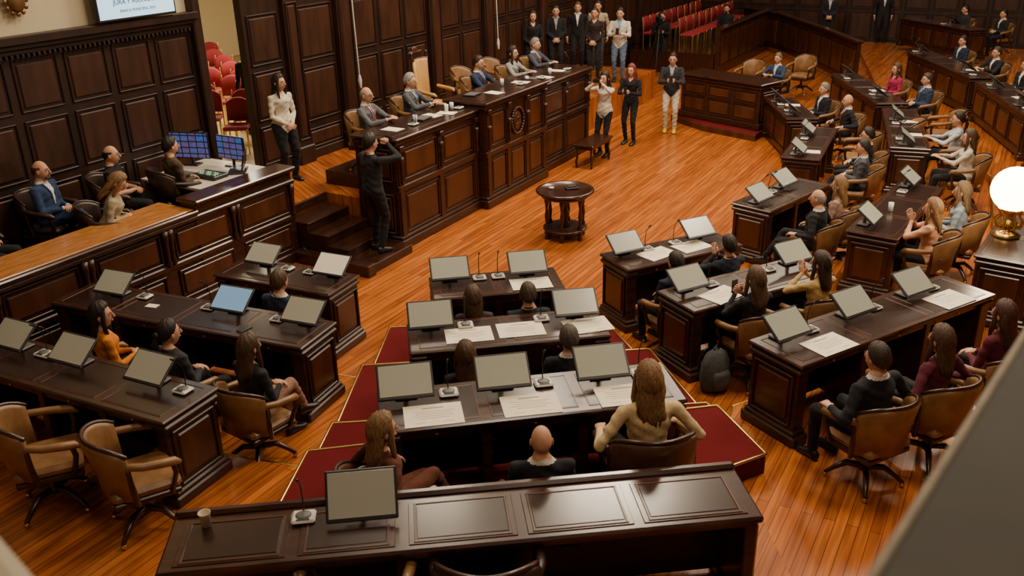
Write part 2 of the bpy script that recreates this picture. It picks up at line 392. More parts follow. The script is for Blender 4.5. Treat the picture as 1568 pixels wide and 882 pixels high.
for i in range(150):
    s=-12.5+i*.07
    if s<-2.15: w.bx(s,s+.035,-.075,0,3.10,3.145,WALLW,.004)
w.bx(-2.13,-1.97,-.10,.12,.7,3.9,WALLW,.02); w.bx(-1.97,-1.15,0,.12,3.5,9,WALLW,.01); w.bx(-1.15,-.32,-.02,.12,.7,3.6,WALLW,.01); w.bx(-2.13,-1.97,0,.12,3.9,9,WALLW,.01)
for z0,z1 in((.85,1.5),(1.55,2.35),(2.4,3.2)): w.panel((-.74,-.02,(z0+z1)/2),(-1,0,0),(0,0,1),(0,-1,0),.66,z1-z0-.04,WALLW,WALLP)
w.bx(-1.15,-.32,-.02,.12,3.6,9,WALLW,.01)
rows=[(.85,1.25),(1.3,2.25),(2.3,3.25),(3.3,4.3),(4.35,5.4),(5.5,6.8)]
segs=[(-.32,.0),(.0,.95),(.95,1.35),(1.35,3.7),(3.7,4.1),(4.1,5.75),(5.75,6.15),(6.15,8.3),(8.3,8.7),(8.7,11),(11,11.4),(11.4,14.5),(14.5,14.9),(14.9,20.5)]
for a,c in segs:
    if c-a<.45:
        w.bx(a,c,-.10,.12,.0,9,WALLW,.01); w.panel(((a+c)/2,-.10,2.2),(-1,0,0),(0,0,1),(0,-1,0),c-a-.06,2.2,WALLW,WALLP); w.bx(a-.03,c+.03,-.15,.0,.7,1.0,WALLW,.02); w.panel(((a+c)/2,-.10,4.9),(-1,0,0),(0,0,1),(0,-1,0),c-a-.06,2.4,WALLW,WALLP)
    else: wseg(w,a,c,0,9,rows,.78); w.bx(a,c,-.03,0,.7,.86,WALLW,.01)
w.obj('wall_left',W0,RZ)
m=MB(); m.bx(0,.8,-.03,.03,.02,2.75,WALLW,.006)
for z0,z1 in((.15,.8),(.9,1.7),(1.8,2.6)): m.panel((.4,-.03,(z0+z1)/2),(-1,0,0),(0,0,1),(0,-1,0),.62,z1-z0,WALLW,WALLP)
m.ell((.73,-.06,1.15),(.025,.03,.025),BRASS,10); m.obj('door_side_room',on(-1.97,-.16,.7),RZ+1.75)
w=MB(); w.bx(0,.2,-20,.1,0,9,WALLW,.002)
for i in range(24):
    for a,c in((.3,1.2),(1.25,2.6),(2.65,4.0),(4.1,6.0)): w.panel((0,-.45-i*.82,(a+c)/2),(0,1,0),(0,0,1),(-1,0,0),.72,c-a-.06,WALLW,WALLP)
o=w.obj('wall_far',(*SN(20.5,0),0),RZ)
w=MB(); w.bx(-16,20.5,-.2,0,0,9,WALLW,.002)
for i in range(44):
    for a,c in((.3,1.2),(1.25,2.6),(2.65,4.0)): w.panel((-15.5+i*.82,0,(a+c)/2),(1,0,0),(0,0,1),(0,1,0),.72,c-a-.06,WALLW,WALLP)
w.obj('wall_right',(*SN(0,20),0),RZ)
w=MB(); w.bx(-.2,0,-20,.1,0,9,CREAM,.002); w.obj('wall_back',(*SN(-16,0),0),RZ)

# dais / gallery floors + steps
w=MB()
w.bx(-2.3,-1.33,-1.48,-.02,0,.7,FLOOR,.004); w.bx(-1.33,5.1,-2.15,-.02,0,.7,FLOOR,.004); w.bx(5.1,10.5,-2.2,-.02,0,.7,FLOOR,.004)
w.bx(-.98,5.0,-2.13,-1.2,.7,.92,WOODH,.004); w.bx(1.2,5.0,-1.2,-.85,.7,.92,WOODH,.004); w.bx(-2.3,-1.33,-1.50,-1.46,.58,.705,WOOD,.004)
w.obj('dais_platform',W0,RZ)
w=MB(); w.bx(-12,-2.45,-1.4,-.02,0,.7,WOODH,.004); w.obj('gallery_platform',W0,RZ)
w=MB()
for k,(n1,z) in enumerate(((3.05,.14),(2.62,.28),(2.27,.42),(1.92,.56))):
    w.bx(-2.28,-1.36,-n1,-1.49,z-.14,z-.03,WOOD,.004); w.bx(-2.28,-1.36,-n1-.02,-1.49,z-.03,z,WOODH,.01)
w.bx(-2.45,-2.28,-3.1,-1.76,0,.17,WOOD,.01)
w.obj('dais_steps',W0,RZ)
w=MB(); w.bx(14,19.5,-2.6,-.05,0,.6,WOODH,.01); w.bx(14,19.5,-2.75,-2.62,0,1.25,WOOD,.01); w.bx(14,19.5,-2.8,-2.57,1.25,1.31,WOODH,.01)
for i in range(6): w.panel((14.5+i*.9,-2.75,.7),(-1,0,0),(0,0,1),(0,-1,0),.8,.9,WOOD,WOODP)
w.obj('spectator_platform',W0,RZ)

# tiers
T1=[(-5.0,9.5),(-1.6,8.25),(1.35,8.6),(3.05,9.8),(3.75,10.45),(5.2,12.35),(5.95,14.0),(6.9,17.0),(7.1,19),(7.2,20.8),(8.6,23),(8.6,33)]
T2=[(-5.5,8.0),(-2.35,6.62),(-1.75,6.45),(1.95,6.9),(2.05,7.3),(4.35,8.68),(4.9,8.95),(6.5,11.2),(8.1,14.5),(8.95,19),(9.1,22),(9.1,33)]
e1=[SN(20.4,19.9),SN(-15.9,19.9),SN(-15.9,1.78)]
def tier2(name,line,st,z0,z1):
    end=SN(20.4,(line[-1][0]-6.8)*1.0+3.0)
    poly_obj(name,[st]+line[:-1]+[end]+e1,z0,z1,FLOOR)
    b=MB(); L=line[:-1]
    for a,c in zip(L[:-1],L[1:]): b.limb([(a[0],a[1],z1-.006),(c[0],c[1],z1-.006)],[.013,.013],BRASS,6)
    b.obj('trim_step_nosing')
tier2('floor_tier',T1,SN(-7.2,1.78),0,.13); tier2('floor_tier',T2,SN(-8.6,1.78),.13,.26)
poly_obj('floor_tier',[(-2.35,5.2),(1.8,5.7),(1.95,2.2),(-2.9,2.2)],.26,.44,FLOOR)
def redtier(poly,z0,z1,edges):
    b=MB(); b.prism(poly,z0,z1,RED)
    for i,j in edges: b.limb([(*poly[i],z1),(*poly[j],z1)],[.015,.015],BRASS,6)
    b.obj('red_carpet_step')
redtier([(-1.44,9.45),(1.05,9.62),(1.4,8.4),(-1.52,8.2)],0,.134,[(0,1),(0,3),(1,2)])
redtier([(-1.58,8.28),(1.45,8.5),(1.78,7.1),(-1.66,6.95)],.1,.264,[(0,1),(0,3),(1,2)])
redtier([(-1.66,7.0),(1.78,7.2),(1.95,6.8),(-1.72,6.35)],.2,.36,[(0,1),(0,3),(1,2)])
redtier([(-1.76,6.42),(1.83,7.0),(2.06,6.22),(1.72,6.05),(1.5,4.9),(-1.9,4.95)],.2,.45,[(0,1),(1,2),(2,3),(0,5)])

# ---------------- podium
m=MB()
def block(s0,s1,nf,zt,ncol,emb=False):
    y0=-nf; y1=-nf+.72
    m.bx(s0,s1,y0,y1,.0,zt-.06,WOOD,.004)
    m.bx(s0-.05,s1+.05,y0-.07,y1+.05,zt-.05,zt,WOODH,.015); m.bx(s0-.03,s1+.03,y0-.04,y1,zt-.12,zt-.05,WOOD,.02)
    m.bx(s0+.06,s1-.06,y0+.08,y1-.1,zt,zt+.004,INSET,.001)
    m.bx(s0-.03,s1+.03,y0-.05,y1,0,.14,WOOD,.015); m.bx(s0-.015,s1+.015,y0-.03,y1,.14,.20,WOOD,.015)
    m.bx(s0,s1,y0-.035,y0+.02,.86,.96,WOOD,.015)
    cw=(s1-s0-.16)/ncol
    for i in range(ncol+1):
        c=s0+.08+i*cw
        m.bx(c-.055,c+.055,y0-.03,y0+.02,.2,zt-.12,WOOD,.01); m.lathe((c,y0-.04,.98),[(.02,0),(.035,.03),(.022,.10),(.03,.3),(.04,.34),(.04,.4)],WOOD,12)
        m.bx(c-.05,c+.05,y0-.07,y0,zt-.2,zt-.12,WOOD,.012)
    for i in range(ncol):
        c=s0+.08+(i+.5)*cw
        m.panel((c,y0,.53),(-1,0,0),(0,0,1),(0,-1,0),cw-.14,.60,WOOD,WOODP)
        if not(emb and i==ncol//2): m.panel((c,y0,(1.0+zt-.16)/2),(-1,0,0),(0,0,1),(0,-1,0),cw-.16,zt-.16-1.0-.04,WOOD,WOODP)
        else:
            zc=1.27
            for k in range(26):
                a=2*math.pi*k/26; m.ell((c+.20*math.cos(a),y0-.02,zc+.22*math.sin(a)),(.035,.025,.02),WOODP,8,R=Matrix.Rotation(-(a+1.2),3,'Y'))
            m.ell((c,y0-.01,zc),(.13,.03,.16),WOODP,16); m.ell((c,y0-.03,zc+.03),(.05,.02,.05),WOOD,10); m.limb([(c-.08,y0-.035,zc-.05),(c+.08,y0-.035,zc-.05)],[.012,.012],WOOD,8)
block(-1.34,.85,2.85,1.66,2); block(2.95,5.1,2.85,1.66,2); block(.85,2.95,3.0,1.76,3,True)
m.panel((-1.34,-2.49,.53),(0,1,0),(0,0,1),(-1,0,0),.58,.60,WOOD,WOODP); m.panel((-1.34,-2.49,1.25),(0,1,0),(0,0,1),(-1,0,0),.58,.48,WOOD,WOODP)
m.obj('presiding_podium',W0,RZ)
def paper(m,c,rz,w=.21,h=.30,mt=None): m.box(c,(w,h,.003),mt or PAPER,.0005,Matrix.Rotation(rz,3,'Z'))
zt_=lambda s: 1.664 if s<.85 or s>2.95 else 1.764
for s,n in((-.9,2.5),(.1,2.5),(.35,2.62),(1.6,2.75),(2.6,2.7),(3.3,2.5),(3.7,2.6),(4.4,2.5)):
    q=MB(); paper(q,(0,0,.004),.1); q.obj('paper_sheet',on(s,n,zt_(s)),RZ+random.uniform(-.3,.3))
gl=mat('glass_tumbler',(.6,.65,.66),.05,spec=.8)
for s in(-.4,.45,.6,2.2,3.1,4.0):
    q=MB(); q.lathe((0,0,0),[(.03,.0),(.035,.11),(.031,.11),(.027,.008)],gl,14); q.obj('water_glass',on(s,2.55,zt_(s)+.004))
for s in(-.15,1.3,3.4):
    q=MB(); q.box((0,0,.01),(.30,.21,.018),BLKP,.004); q.box((0,0,.0195),(.27,.18,.002),GREYP,.001); q.obj('tablet_computer',on(s,2.5,zt_(s)+.004),RZ+.1)
# gallery barrier
m=MB()
m.bx(-12,-4.02,-1.72,-1.42,0,1.22,WOOD,.004); m.bx(-12,-4.0,-1.80,-1.72,1.20,1.26,WOODH,.015); m.bx(-12,-4.02,-1.74,-1.10,1.22,1.27,RAIL,.012)
m.bx(-4.02,-2.30,-1.74,-1.5,0,1.32,WOOD,.004); m.bx(-4.05,-2.26,-1.82,-1.45,1.32,1.38,WOODH,.015)
m.bx(-2.42,-2.30,-1.5,-.9,.0,1.32,WOOD,.004)
m.bx(-12,-2.28,-1.78,-1.7,0,.16,WOOD,.015); m.bx(-12,-2.3,-1.76,-1.7,.62,.70,WOOD,.015); m.bx(-12,-2.28,-1.79,-1.7,1.14,1.2,WOOD,.015)
for i in range(9):
    s1=-2.3-i*1.1
    m.panel((s1-.55,-1.73,.39),(-1,0,0),(0,0,1),(0,-1,0),.9,.38,WOOD,WOODP); m.panel((s1-.55,-1.73,.92),(-1,0,0),(0,0,1),(0,-1,0),.9,.38,WOOD,WOODP)
    for ds in(.04,1.06) : m.lathe((s1-ds,-1.76,.70),[(.03,0),(.04,.03),(.022,.09),(.03,.28),(.04,.34),(.045,.44)],WOOD,12)
m.obj('gallery_barrier',W0,RZ)
# control desk
m=MB(); m.bx(-3.62,-2.44,-1.45,-.3,1.33,1.37,mat('white_laminate',(.55,.50,.40),.4),.006)
for s,n in((-3.55,1.4),(-2.5,1.4),(-3.55,.35),(-2.5,.35)): m.bx(s-.03,s+.03,-n-.03,-n+.03,.7,1.33,GREYP,.004)
m.obj('control_desk',W0,RZ)
def screen_emit():
    mm=bpy.data.materials.new('multiview_display'); mm.use_nodes=True; nt=mm.node_tree; b=nt.nodes['Principled BSDF']
    tc=nt.nodes.new('ShaderNodeTexCoord'); mp=nt.nodes.new('ShaderNodeMapping'); mp.inputs['Rotation'].default_value=(math.radians(90),0,0)
    br=nt.nodes.new('ShaderNodeTexBrick'); br.offset=0; br.inputs['Brick Width'].default_value=.12; br.inputs['Row Height'].default_value=.085; br.inputs['Scale'].default_value=1
    br.inputs['Color1'].default_value=(.03,.10,.32,1); br.inputs['Color2'].default_value=(.10,.06,.16,1); br.inputs['Mortar'].default_value=(.005,.005,.01,1); br.inputs['Mortar Size'].default_value=.008
    nz=nt.nodes.new('ShaderNodeTexNoise'); nz.inputs['Scale'].default_value=22
    mx=nt.nodes.new('ShaderNodeMix'); mx.data_type='RGBA'; mx.blend_type='OVERLAY'; mx.inputs[0].default_value=.9
    nt.links.new(tc.outputs['Object'],mp.inputs[0]); nt.links.new(mp.outputs[0],br.inputs['Vector']); nt.links.new(tc.outputs['Object'],nz.inputs['Vector'])
    nt.links.new(br.outputs[0],mx.inputs[6]); nt.links.new(nz.outputs['Color'],mx.inputs[7]); nt.links.new(mx.outputs[2],b.inputs['Emission Color']); b.inputs['Emission Strength'].default_value=1.0
    b.inputs['Base Color'].default_value=(.01,.01,.01,1); return mm
MV=screen_emit()
def desktop_display(w,h):
    m=MB(); m.box((0,0,h/2+.1),(w,.03,h),BLKP,.008); m.box((0,-.016,h/2+.1),(w-.03,.004,h-.03),MV,.001)
    m.limb([(0,.02,.02),(0,.03,h/2+.1)],[.02,.02],BLKP,8); m.box((0,.02,.01),(.22,.16,.02),BLKP,.008); return m
rzD=RZ-math.pi/2
desktop_display(.60,.37).obj('computer_display',on(-2.82,.42,1.37),rzD+.30)
desktop_display(.52,.33).obj('computer_display',on(-2.62,1.0,1.37),rzD+.02)
m=MB(); m.box((0,0,.16),(.36,.02,.23),BLKP,.006,Matrix.Rotation(-.2,3,'X')); m.box((0,-.1,.012),(.36,.24,.02),BLKP,.006); m.obj('laptop_computer',on(-2.72,1.33,1.37),rzD-.9)
m=MB(); m.box((0,0,.015),(.36,.14,.02),BLKP,.006)
for i in range(10):
    for j in range(4): m.box((-.15+i*.033,-.045+j*.03,.028),(.026,.022,.008),GREYP,.003)
m.obj('keyboard',on(-3.2,.75,1.37),rzD)
m=MB(); m.box((0,0,.03),(.42,.26,.05),BLKP,.01)
for i in range(8):
    for j in range(3): m.box((-.16+i*.045,-.07+j*.05,.058),(.03,.03,.01),[GREYP,WHT,mat('led_green',(.1,.6,.2),.4,emit=.4)][(i+j)%3],.003)
m.obj('video_mixer',on(-3.15,1.12,1.37),rzD)
# TV, emblem, cords
m=MB(); m.bx(-3.70,-2.46,-.18,-.12,3.38,4.08,BLKP,.01); m.bx(-3.67,-2.49,-.185,-.17,3.41,4.05,mat('tv_display',(.45,.72,.88),.3,emit=1.3),.002)
tv=m.obj('wall_television',W0,RZ)
for txt,z,sz in(('JURA Y ASUNCION',3.58,.085),('BANCA MUNICIPAL 2025',3.48,.05)):
    fc=bpy.data.curves.new('caption','FONT'); fc.body=txt; fc.size=sz; fc.align_x='CENTER'; fc.extrude=.001; fc.materials.append(mat('tv_text',(.02,.08,.18),.5))
    fo=bpy.data.objects.new('caption',fc); bpy.context.scene.collection.objects.link(fo); fo.parent=tv; fo.location=(-3.08,-.188,z); fo.rotation_euler=(math.pi/2,0,0)
m=MB(); BRZ=mat('bronze',(.25,.15,.06),.4,.8); m.ell((-4.64,-.06,3.74),(.11,.05,.13),BRZ,16)
for k in range(12):
    a=k*math.pi/6; m.ell((-4.64+.13*math.cos(a),-.05,3.74+.15*math.sin(a)),(.03,.02,.03),BRZ,8)
m.obj('wall_emblem',W0,RZ)
for s in(1.15,5.93):
    m=MB(); m.limb([(s,-.3,1.9),(s+.01,-.27,3),(s+.02,-.25,5.5)],[.011,.011,.011],WHT,8); m.limb([(s,-.3,1.95),(s,-.3,1.88),(s+.01,-.3,1.75)],[.02,.035,.02],WHT,8); m.obj('flag_cord',W0,RZ)
m=MB(); rings=[]
for i in range(12):
    z=5.2-i*.12; rings.append([(1.3+.02*i+.16*math.cos(a)*(1+.25*math.sin(3*a+i*.2)),-.22+.06*math.sin(a)*(1+.3*math.sin(4*a)),z) for a in [2*math.pi*k/20 for k in range(20)]])
m.loft(rings,cloth((.35,.5,.7))); m.obj('hanging_flag',W0,RZ)
# side room behind the door
CR=mat('sideroom_wall',(.82,.72,.50),.8)
m=MB(); m.bx(-4,9,10,10.1,.6,4,CR,.002); m.bx(-4.1,-4,.12,10,.6,4,CR,.002); m.bx(9,9.1,.12,10,.6,4,CR,.002); m.bx(1.5,9,.4,.5,.7,4,CR,.002); m.obj('wall_side_room',W0,RZ)
m=MB(); m.bx(-4,9,.0,10,.6,.7,mat('sideroom_floor',(.52,.40,.20),.4,noise=.2,nscale=2),.002); m.obj('floor_side_room',W0,RZ)
m=MB(); m.bx(-4,9,.12,10,4,4.1,CR,.002); m.obj('ceiling_side_room',W0,RZ)
# ---------------- furniture meshes
def chair_mesh(leather=LEATHER,tall=False):
    m=MB(); TT=1.22 if tall else .90
    m.box((0,.02,.44),(.50,.50,.10),leather,.035); m.box((0,.02,.375),(.49,.48,.05),WOOD,.01)
    rings=[]; mx=45 if tall else 75
    for i in range(17):
        a=math.radians(-mx+2*mx*i/16); top=TT-(.0 if tall else .10)*(abs(a)/1.3)**3
        def q(r,z): return Vector((r*math.sin(a),.0-r*.88*math.cos(a)+ (-.06 if z>.6 else 0)*math.cos(a),z))
        rings.append([q(.25,.42),q(.305,.42),q(.325,.6),q(.325,top-.03),q(.305,top),q(.275,top),q(.255,top-.03),q(.24,.65)])
    m.loft(rings,leather)
    tr=[Vector((.295*math.sin(a),-.295*.88*math.cos(a)-.06*math.cos(a),TT+.005-(.0 if tall else .10)*(abs(a)/1.3)**3)) for a in [math.radians(-mx+2*mx*i/16) for i in range(17)]]
    m.limb(tr,[.018]*17,WOOD,8)
    if tall:
        for s in(-1,1): m.limb([(s*.22,-.26,.4),(s*.22,-.26,1.28)],[.025,.022],WOOD,8); m.ell((s*.22,-.26,1.32),(.03,.03,.04),WOOD,10)
        m.box((0,-.34,1.30),(.4,.04,.12),WOOD,.02); m.ell((0,-.34,1.38),(.09,.02,.06),WOODP,14)
    for s in(-1,1):
        m.limb([(s*.29,-.08,.72),(s*.31,.02,.70),(s*.31,.14,.685),(s*.30,.24,.67),(s*.29,.27,.65)],[.03,.032,.034,.036,.02],leather,10)
        m.limb([(s*.30,.22,.66),(s*.30,.235,.58),(s*.27,.22,.50),(s*.255,.19,.40)],[.02,.022,.02,.022],WOOD,8)
        m.limb([(s*.28,-.06,.38),(s*.30,-.08,.55),(s*.29,-.09,.72)],[.022,.022,.02],WOOD,8)
    m.lathe((0,0,0),[(.02,.12),(.05,.13),(.05,.17),(.03,.2),(.03,.32),(.09,.35),(.09,.36)],WOOD,16)
    for k in range(4):
        a=math.pi/4+k*math.pi/2; c,s=math.cos(a),math.sin(a)
        m.limb([(.03*c,.03*s,.16),(.15*c,.15*s,.17),(.25*c,.25*s,.10),(.31*c,.31*s,.045)],[.03,.028,.022,.018],WOOD,8)
        m.ell((.31*c,.31*s,.025),(.025,.025,.025),BRASS,10)
    return m.mesh('leather_armchair')
CH=chair_mesh(); CHD=chair_mesh(LEATHD); CHM=chair_mesh(LEATHM); CHT=chair_mesh(mat('gold_leather',(.50,.27,.08),.45,noise=.2,nscale=6,bump=.1),True)
def rzof(d): return math.atan2(-d[0],d[1])
def chair(x,y,z,d,sc=1,me=None): o=inst('leather_armchair',me or CH,(x,y,z),rzof(d)); o.scale=(sc,)*3
def redchair():
    m=MB(); m.box((0,0,.45),(.44,.42,.07),REDV,.025)
    rings=[]
    for i in range(9):
        a=-1+2*i/8; x=.21*a; y=-.2-.03*(1-a*a); t=.92-.10*abs(a)**2.5
        rings.append([(x,y-.03,.52),(x,y-.055,t-.02),(x,y-.04,t),(x,y-.01,t),(x,y+.01,t-.02),(x,y+.02,.52)])
    m.loft(rings,REDV)
    for sx in(-1,1):
        m.limb([(sx*.21,-.20,.0),(sx*.21,-.21,.45),(sx*.20,-.25,.90)],[.016,.018,.014],BRASS,8); m.limb([(sx*.20,.19,.0),(sx*.20,.19,.44)],[.014,.018],BRASS,8)
    return m.mesh('red_banquet_chair')
RC=redchair()
for i in range(9):
    for j in range(2): inst('red_banquet_chair',RC,on(14.4+i*.58,.6+j*1.1,.6),RZ-math.pi+random.uniform(-.12,.12))
for s,n in((-.1,-1.5),(.55,-1.95),(1.5,-3.3),(2.2,-3.7),(1.3,-4.1),(2.0,-4.4),(2.8,-4.6),(2.5,-5.3),(3.4,-5.5),(3.2,-6.3),(4.0,-6.4),(4.1,-7.3),(4.8,-7.4),(.2,-2.5),(3.6,-4.7),(.7,-3.2),(1.3,-2.6)):
    inst('red_banquet_chair',RC,on(s,n,.7),RZ+2.2+random.uniform(-.2,.2))
def desk_mesh(w,dp=.62):
    m=MB(); h=.80; x=w/2; y=dp/2
    m.box((0,0,.782),(w,dp,.036),WOODH,.012); m.box((0,0,.752),(w-.05,dp-.05,.03),WOOD,.008)
    n=max(1,round(w/.82)); cw=(w-.1)/n
    for i in range(n):
        c=-w/2+.05+cw*(i+.5); m.box((c,0,.8005),(cw-.10,dp-.16,.004),INSET,.001)
        for sg in(-1,1): m.box((c,sg*(dp/2-.07),.8005),(cw-.08,.012,.007),WOODP,.002); m.box((c+sg*(cw/2-.045),0,.8005),(.012,dp-.13,.007),WOODP,.002)
    m.box((0,y-.06,.40),(w-.12,.04,.70),WOOD,.004)
    for i in range(n):
        c=-w/2+.05+cw*(i+.5); m.panel((c,y-.04,.42),(-1,0,0),(0,0,1),(0,1,0),cw-.12,.5,WOOD,WOODP)
    for sg in(-1,1):
        m.box((sg*(x-.09),0,.42),(.13,dp-.08,.66),WOOD,.008); m.panel((sg*(x-.025),0,.42),(0,sg,0),(0,0,1),(sg,0,0),dp-.16,.5,WOOD,WOODP)
        m.box((sg*(x-.085),0,.05),(.19,dp+.02,.10),WOOD,.015); m.box((sg*(x-.085),0,.12),(.16,dp-.03,.05),WOOD,.015); m.box((sg*(x-.08),0,.72),(.16,dp-.03,.05),WOOD,.015)
    for i in range(1,n):
        c=-w/2+.05+cw*i; m.box((c,0,.42),(.08,dp-.14,.66),WOOD,.008)
    m.box((0,-y+.10,.70),(w-.3,.03,.09),WOOD,.006)
    for i in range(n):
        c=-w/2+.05+cw*(i+.5); m.box((c,-y+.085,.70),(cw-.2,.012,.07),WOODP,.006); m.ell((c,-y+.07,.70),(.015,.012,.015),BRASS,8)
    return m.mesh('wooden_legislator_desk')
DK={}
def desk(k,FL,FR,zt,dp=.62):
    v=Vector((FR[0]-FL[0],FR[1]-FL[1])); w=v.length; u=v/w; nrm=Vector((-u.y,u.x)); c=Vector(((FL[0]+FR[0])/2,(FL[1]+FR[1])/2))-nrm*dp/2
    inst('wooden_legislator_desk',desk_mesh(w,dp),(c.x,c.y,zt-.8),math.atan2(u.y,u.x)); DK[k]=(c,u,nrm,w,zt)
desk('A',(-.91,9.04),(.47,9.26),.93); desk('B',(-1.0,7.6),(.80,7.87),1.06); desk('C',(-1.06,6.02),(1.19,6.38),1.25)
desk('L1',(-3.2,10.15),(-1.73,9.48),.8); desk('L2',(-4.6,9.15),(-1.72,7.96),.93); desk('L3',(-5.1,7.77),(-2.43,6.47),1.06)
desk('R1',(1.05,9.97),(2.55,10.70),.8); desk('R2',(1.50,8.53),(3.19,9.41),.93); desk('R3',(2.08,7.10),(4.41,8.48),1.06)
desk('R1b',(3.04,11.79),(4.26,12.97),.8); desk('R2b',(4.05,10.22),(5.51,12.2),.93)
desk('R1c',(4.38,14.09),(5.40,16.20),.8); desk('R2c',(6.11,14.05),(7.10,16.93),.93)
desk('R3b',(5.0,9.0),(6.5,11.0),1.06)
desk('F1',(5.25,16.75),(5.35,18.75),.8); desk('F2',(7.15,17.3),(7.35,20.6),.93); desk('F3a',(9.0,15.4),(9.65,18.6),1.06); desk('F3b',(9.75,19.0),(9.9,22.6),1.06)
desk('F4',(12.6,25),(11.9,28),1.2); desk('R3c',(7.9,12.2),(8.8,14.9),1.06)
# corner clerk desk on stepped base
m=MB(); m.box((0,0,.48),(2.1,.7,.88),WOOD,.006); m.box((0,0,.94),(2.2,.8,.05),WOODH,.015); m.box((0,.0,.07),(2.2,.78,.14),WOOD,.015); m.box((0,0,.87),(2.15,.76,.06),WOOD,.02)
for i in range(3):
    for zz,hh in((.33,.36),(.66,.28)): m.panel((-.68+.68*i,.35,zz),(-1,0,0),(0,0,1),(0,1,0),.6,hh,WOOD,WOODP)
for sg in(-1,1): m.panel((sg*1.05,0,.48),(0,sg,0),(0,0,1),(sg,0,0),.55,.6,WOOD,WOODP)
m.obj('corner_clerk_desk',(4.85,19.65,.13),rzof((-.77,-.63)))
poly_obj('red_carpet_step',[(3.75,20.35),(4.25,19.25),(5.1,18.25),(5.35,18.6),(6.6,20.5),(5.0,22.0)],0,.13,RED)
b=MB()
for a,c in(((3.75,20.35),(4.25,19.25)),((4.25,19.25),(5.1,18.25))): b.box(((a[0]+c[0])/2,(a[1]+c[1])/2,.06),(math.dist(a,c)+.03,.05,.14),WOODP,.01,Matrix.Rotation(math.atan2(c[1]-a[1],c[0]-a[0]),3,'Z'))
b.obj('trim_curved_step')
# foreground desk
m=MB(); w=3.55; dp=.56
m.box((0,0,.775),(w,dp,.05),WOODH,.015); m.box((0,.26,.80),(w,.07,.06),WOODH,.02); m.box((0,0,.73),(w-.06,dp-.06,.05),WOOD,.015)
for i,(a,c) in enumerate(((-1.70,-1.05),(-1.0,-.42),(-.36,.30),(.34,1.0),(1.04,1.70))):
    x=(a+c)/2; ww=c-a
    m.box((x,-.03,.802),(ww-.02,dp-.16,.008),WOODH,.003); m.box((x,-.03,.806),(ww-.12,dp-.25,.008),INSET,.003)
    for sg in(-1,1): m.box((x,-.03+sg*(dp-.2)/2,.806),(ww-.08,.014,.01),WOODP,.003); m.box((x+sg*(ww/2-.05),-.03,.806),(.014,dp-.2,.01),WOODP,.003)
m.box((0,.22,.38),(w-.1,.04,.72),WOOD,.005)
for i in range(4): m.panel((-1.3+.87*i,.24,.40),(-1,0,0),(0,0,1),(0,1,0),.78,.55,WOOD,WOODP)
for x in(-1.72,-.39,.32,1.72): m.box((x,0,.38),(.08,dp-.08,.72),WOOD,.01)
for sg in(-1,1): m.panel((sg*1.76,0,.4),(0,sg,0),(0,0,1),(sg,0,0),dp-.16,.55,WOOD,WOODP); m.box((sg*1.73,0,.05),(.14,dp+.02,.1),WOOD,.015)
v=Vector((1.41+2.05,4.95-4.57)); ang=math.atan2(v.y,v.x)
m.obj('long_wooden_desk',(-.31,4.46,.45),ang)
DK['D']=(Vector((-.31,4.46)),Vector((math.cos(ang),math.sin(ang))),Vector((-math.sin(ang),math.cos(ang))),3.5,1.258)
# monitors
def monitor_mesh(scr,w=.42,h=.29,tilt=-52):
    m=MB(); R=Matrix.Rotation(math.radians(tilt),3,'X'); c=Vector((0,0,.155))
    m.box(c,(w,.022,h),BLKP,.006,R); m.box(c+R@Vector((0,-.012,.004)),(w-.032,.004,h-.04),scr,.001,R); m.box(c+R@Vector((0,.02,0)),(w*.5,.03,h*.5),GREYP,.01,R)
    m.box((0,.06,.012),(.17,.14,.022),GREYP,.008); m.limb([(0,.06,.02),(0,.05,.13)],[.022,.02],GREYP,8)
    for i in range(3): m.box(c+R@Vector((.12+.02*i,-.0135,-h/2+.011)),(.008,.003,.005),GREYP,.001,R)
    return m.mesh('desk_monitor')
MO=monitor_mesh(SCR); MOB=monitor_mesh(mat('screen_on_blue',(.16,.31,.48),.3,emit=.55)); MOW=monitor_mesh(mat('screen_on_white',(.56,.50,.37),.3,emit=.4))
mm_=MB(); mm_.box((0,0,.016),(.145,.125,.028),WHT,.014); mm_.ell((0,.0,.03),(.05,.045,.012),GREYP,14); mm_.box((0,-.045,.031),(.08,.015,.004),BLKP,.002)
mm_.limb([(0,.035,.02),(0,.045,.12),(.0,.03,.22),(0,-.03,.30)],[.005,.0045,.004,.004],BLKP,6); mm_.limb([(0,-.03,.30),(0,-.06,.325)],[.010,.009],BLKP,8)
MIC=mm_.mesh('desk_microphone')
for s in(-.55,.7,2.4,3.55,4.6): inst('desk_microphone',MIC,on(s,2.62 if s<.85 or s>2.95 else 2.8,zt_(s)+.004),RZ+math.pi)
pm=MB(); pm.box((0,0,.003),(.43,.30,.004),PAPER,.001); pm.box((0,.095,.0055),(.16,.014,.001),INK,.0003)
for i,wd in enumerate((.30,.26,.30,.22)): pm.box((0,.045-.03*i,.0055),(wd,.005,.001),INK,.0003)
for sx in(-.1,.1): pm.box((sx,-.105,.0055),(.08,.004,.001),INK,.0003)
CERT=pm.mesh('certificate')
def mon(k,x,y,side,me=None,mic=True,rzo=0):
    c,u,nr,w,zt=DK[k]; rz=math.atan2(u.y,u.x)+rzo
    rel=Vector((x,y))-c; lx=max(-w/2+.22,min(w/2-.22,rel.dot(u))); ly=max(.0,min(.12,rel.dot(nr)))
    p=c+u*lx+nr*ly; inst('desk_monitor',me or MO,(p.x,p.y,zt+.003),rz)
    if mic:
        q=c+u*max(-w/2+.09,min(w/2-.09,lx+side*.32))+nr*.13; inst('desk_microphone',MIC,(q.x,q.y,zt+.003),rz)
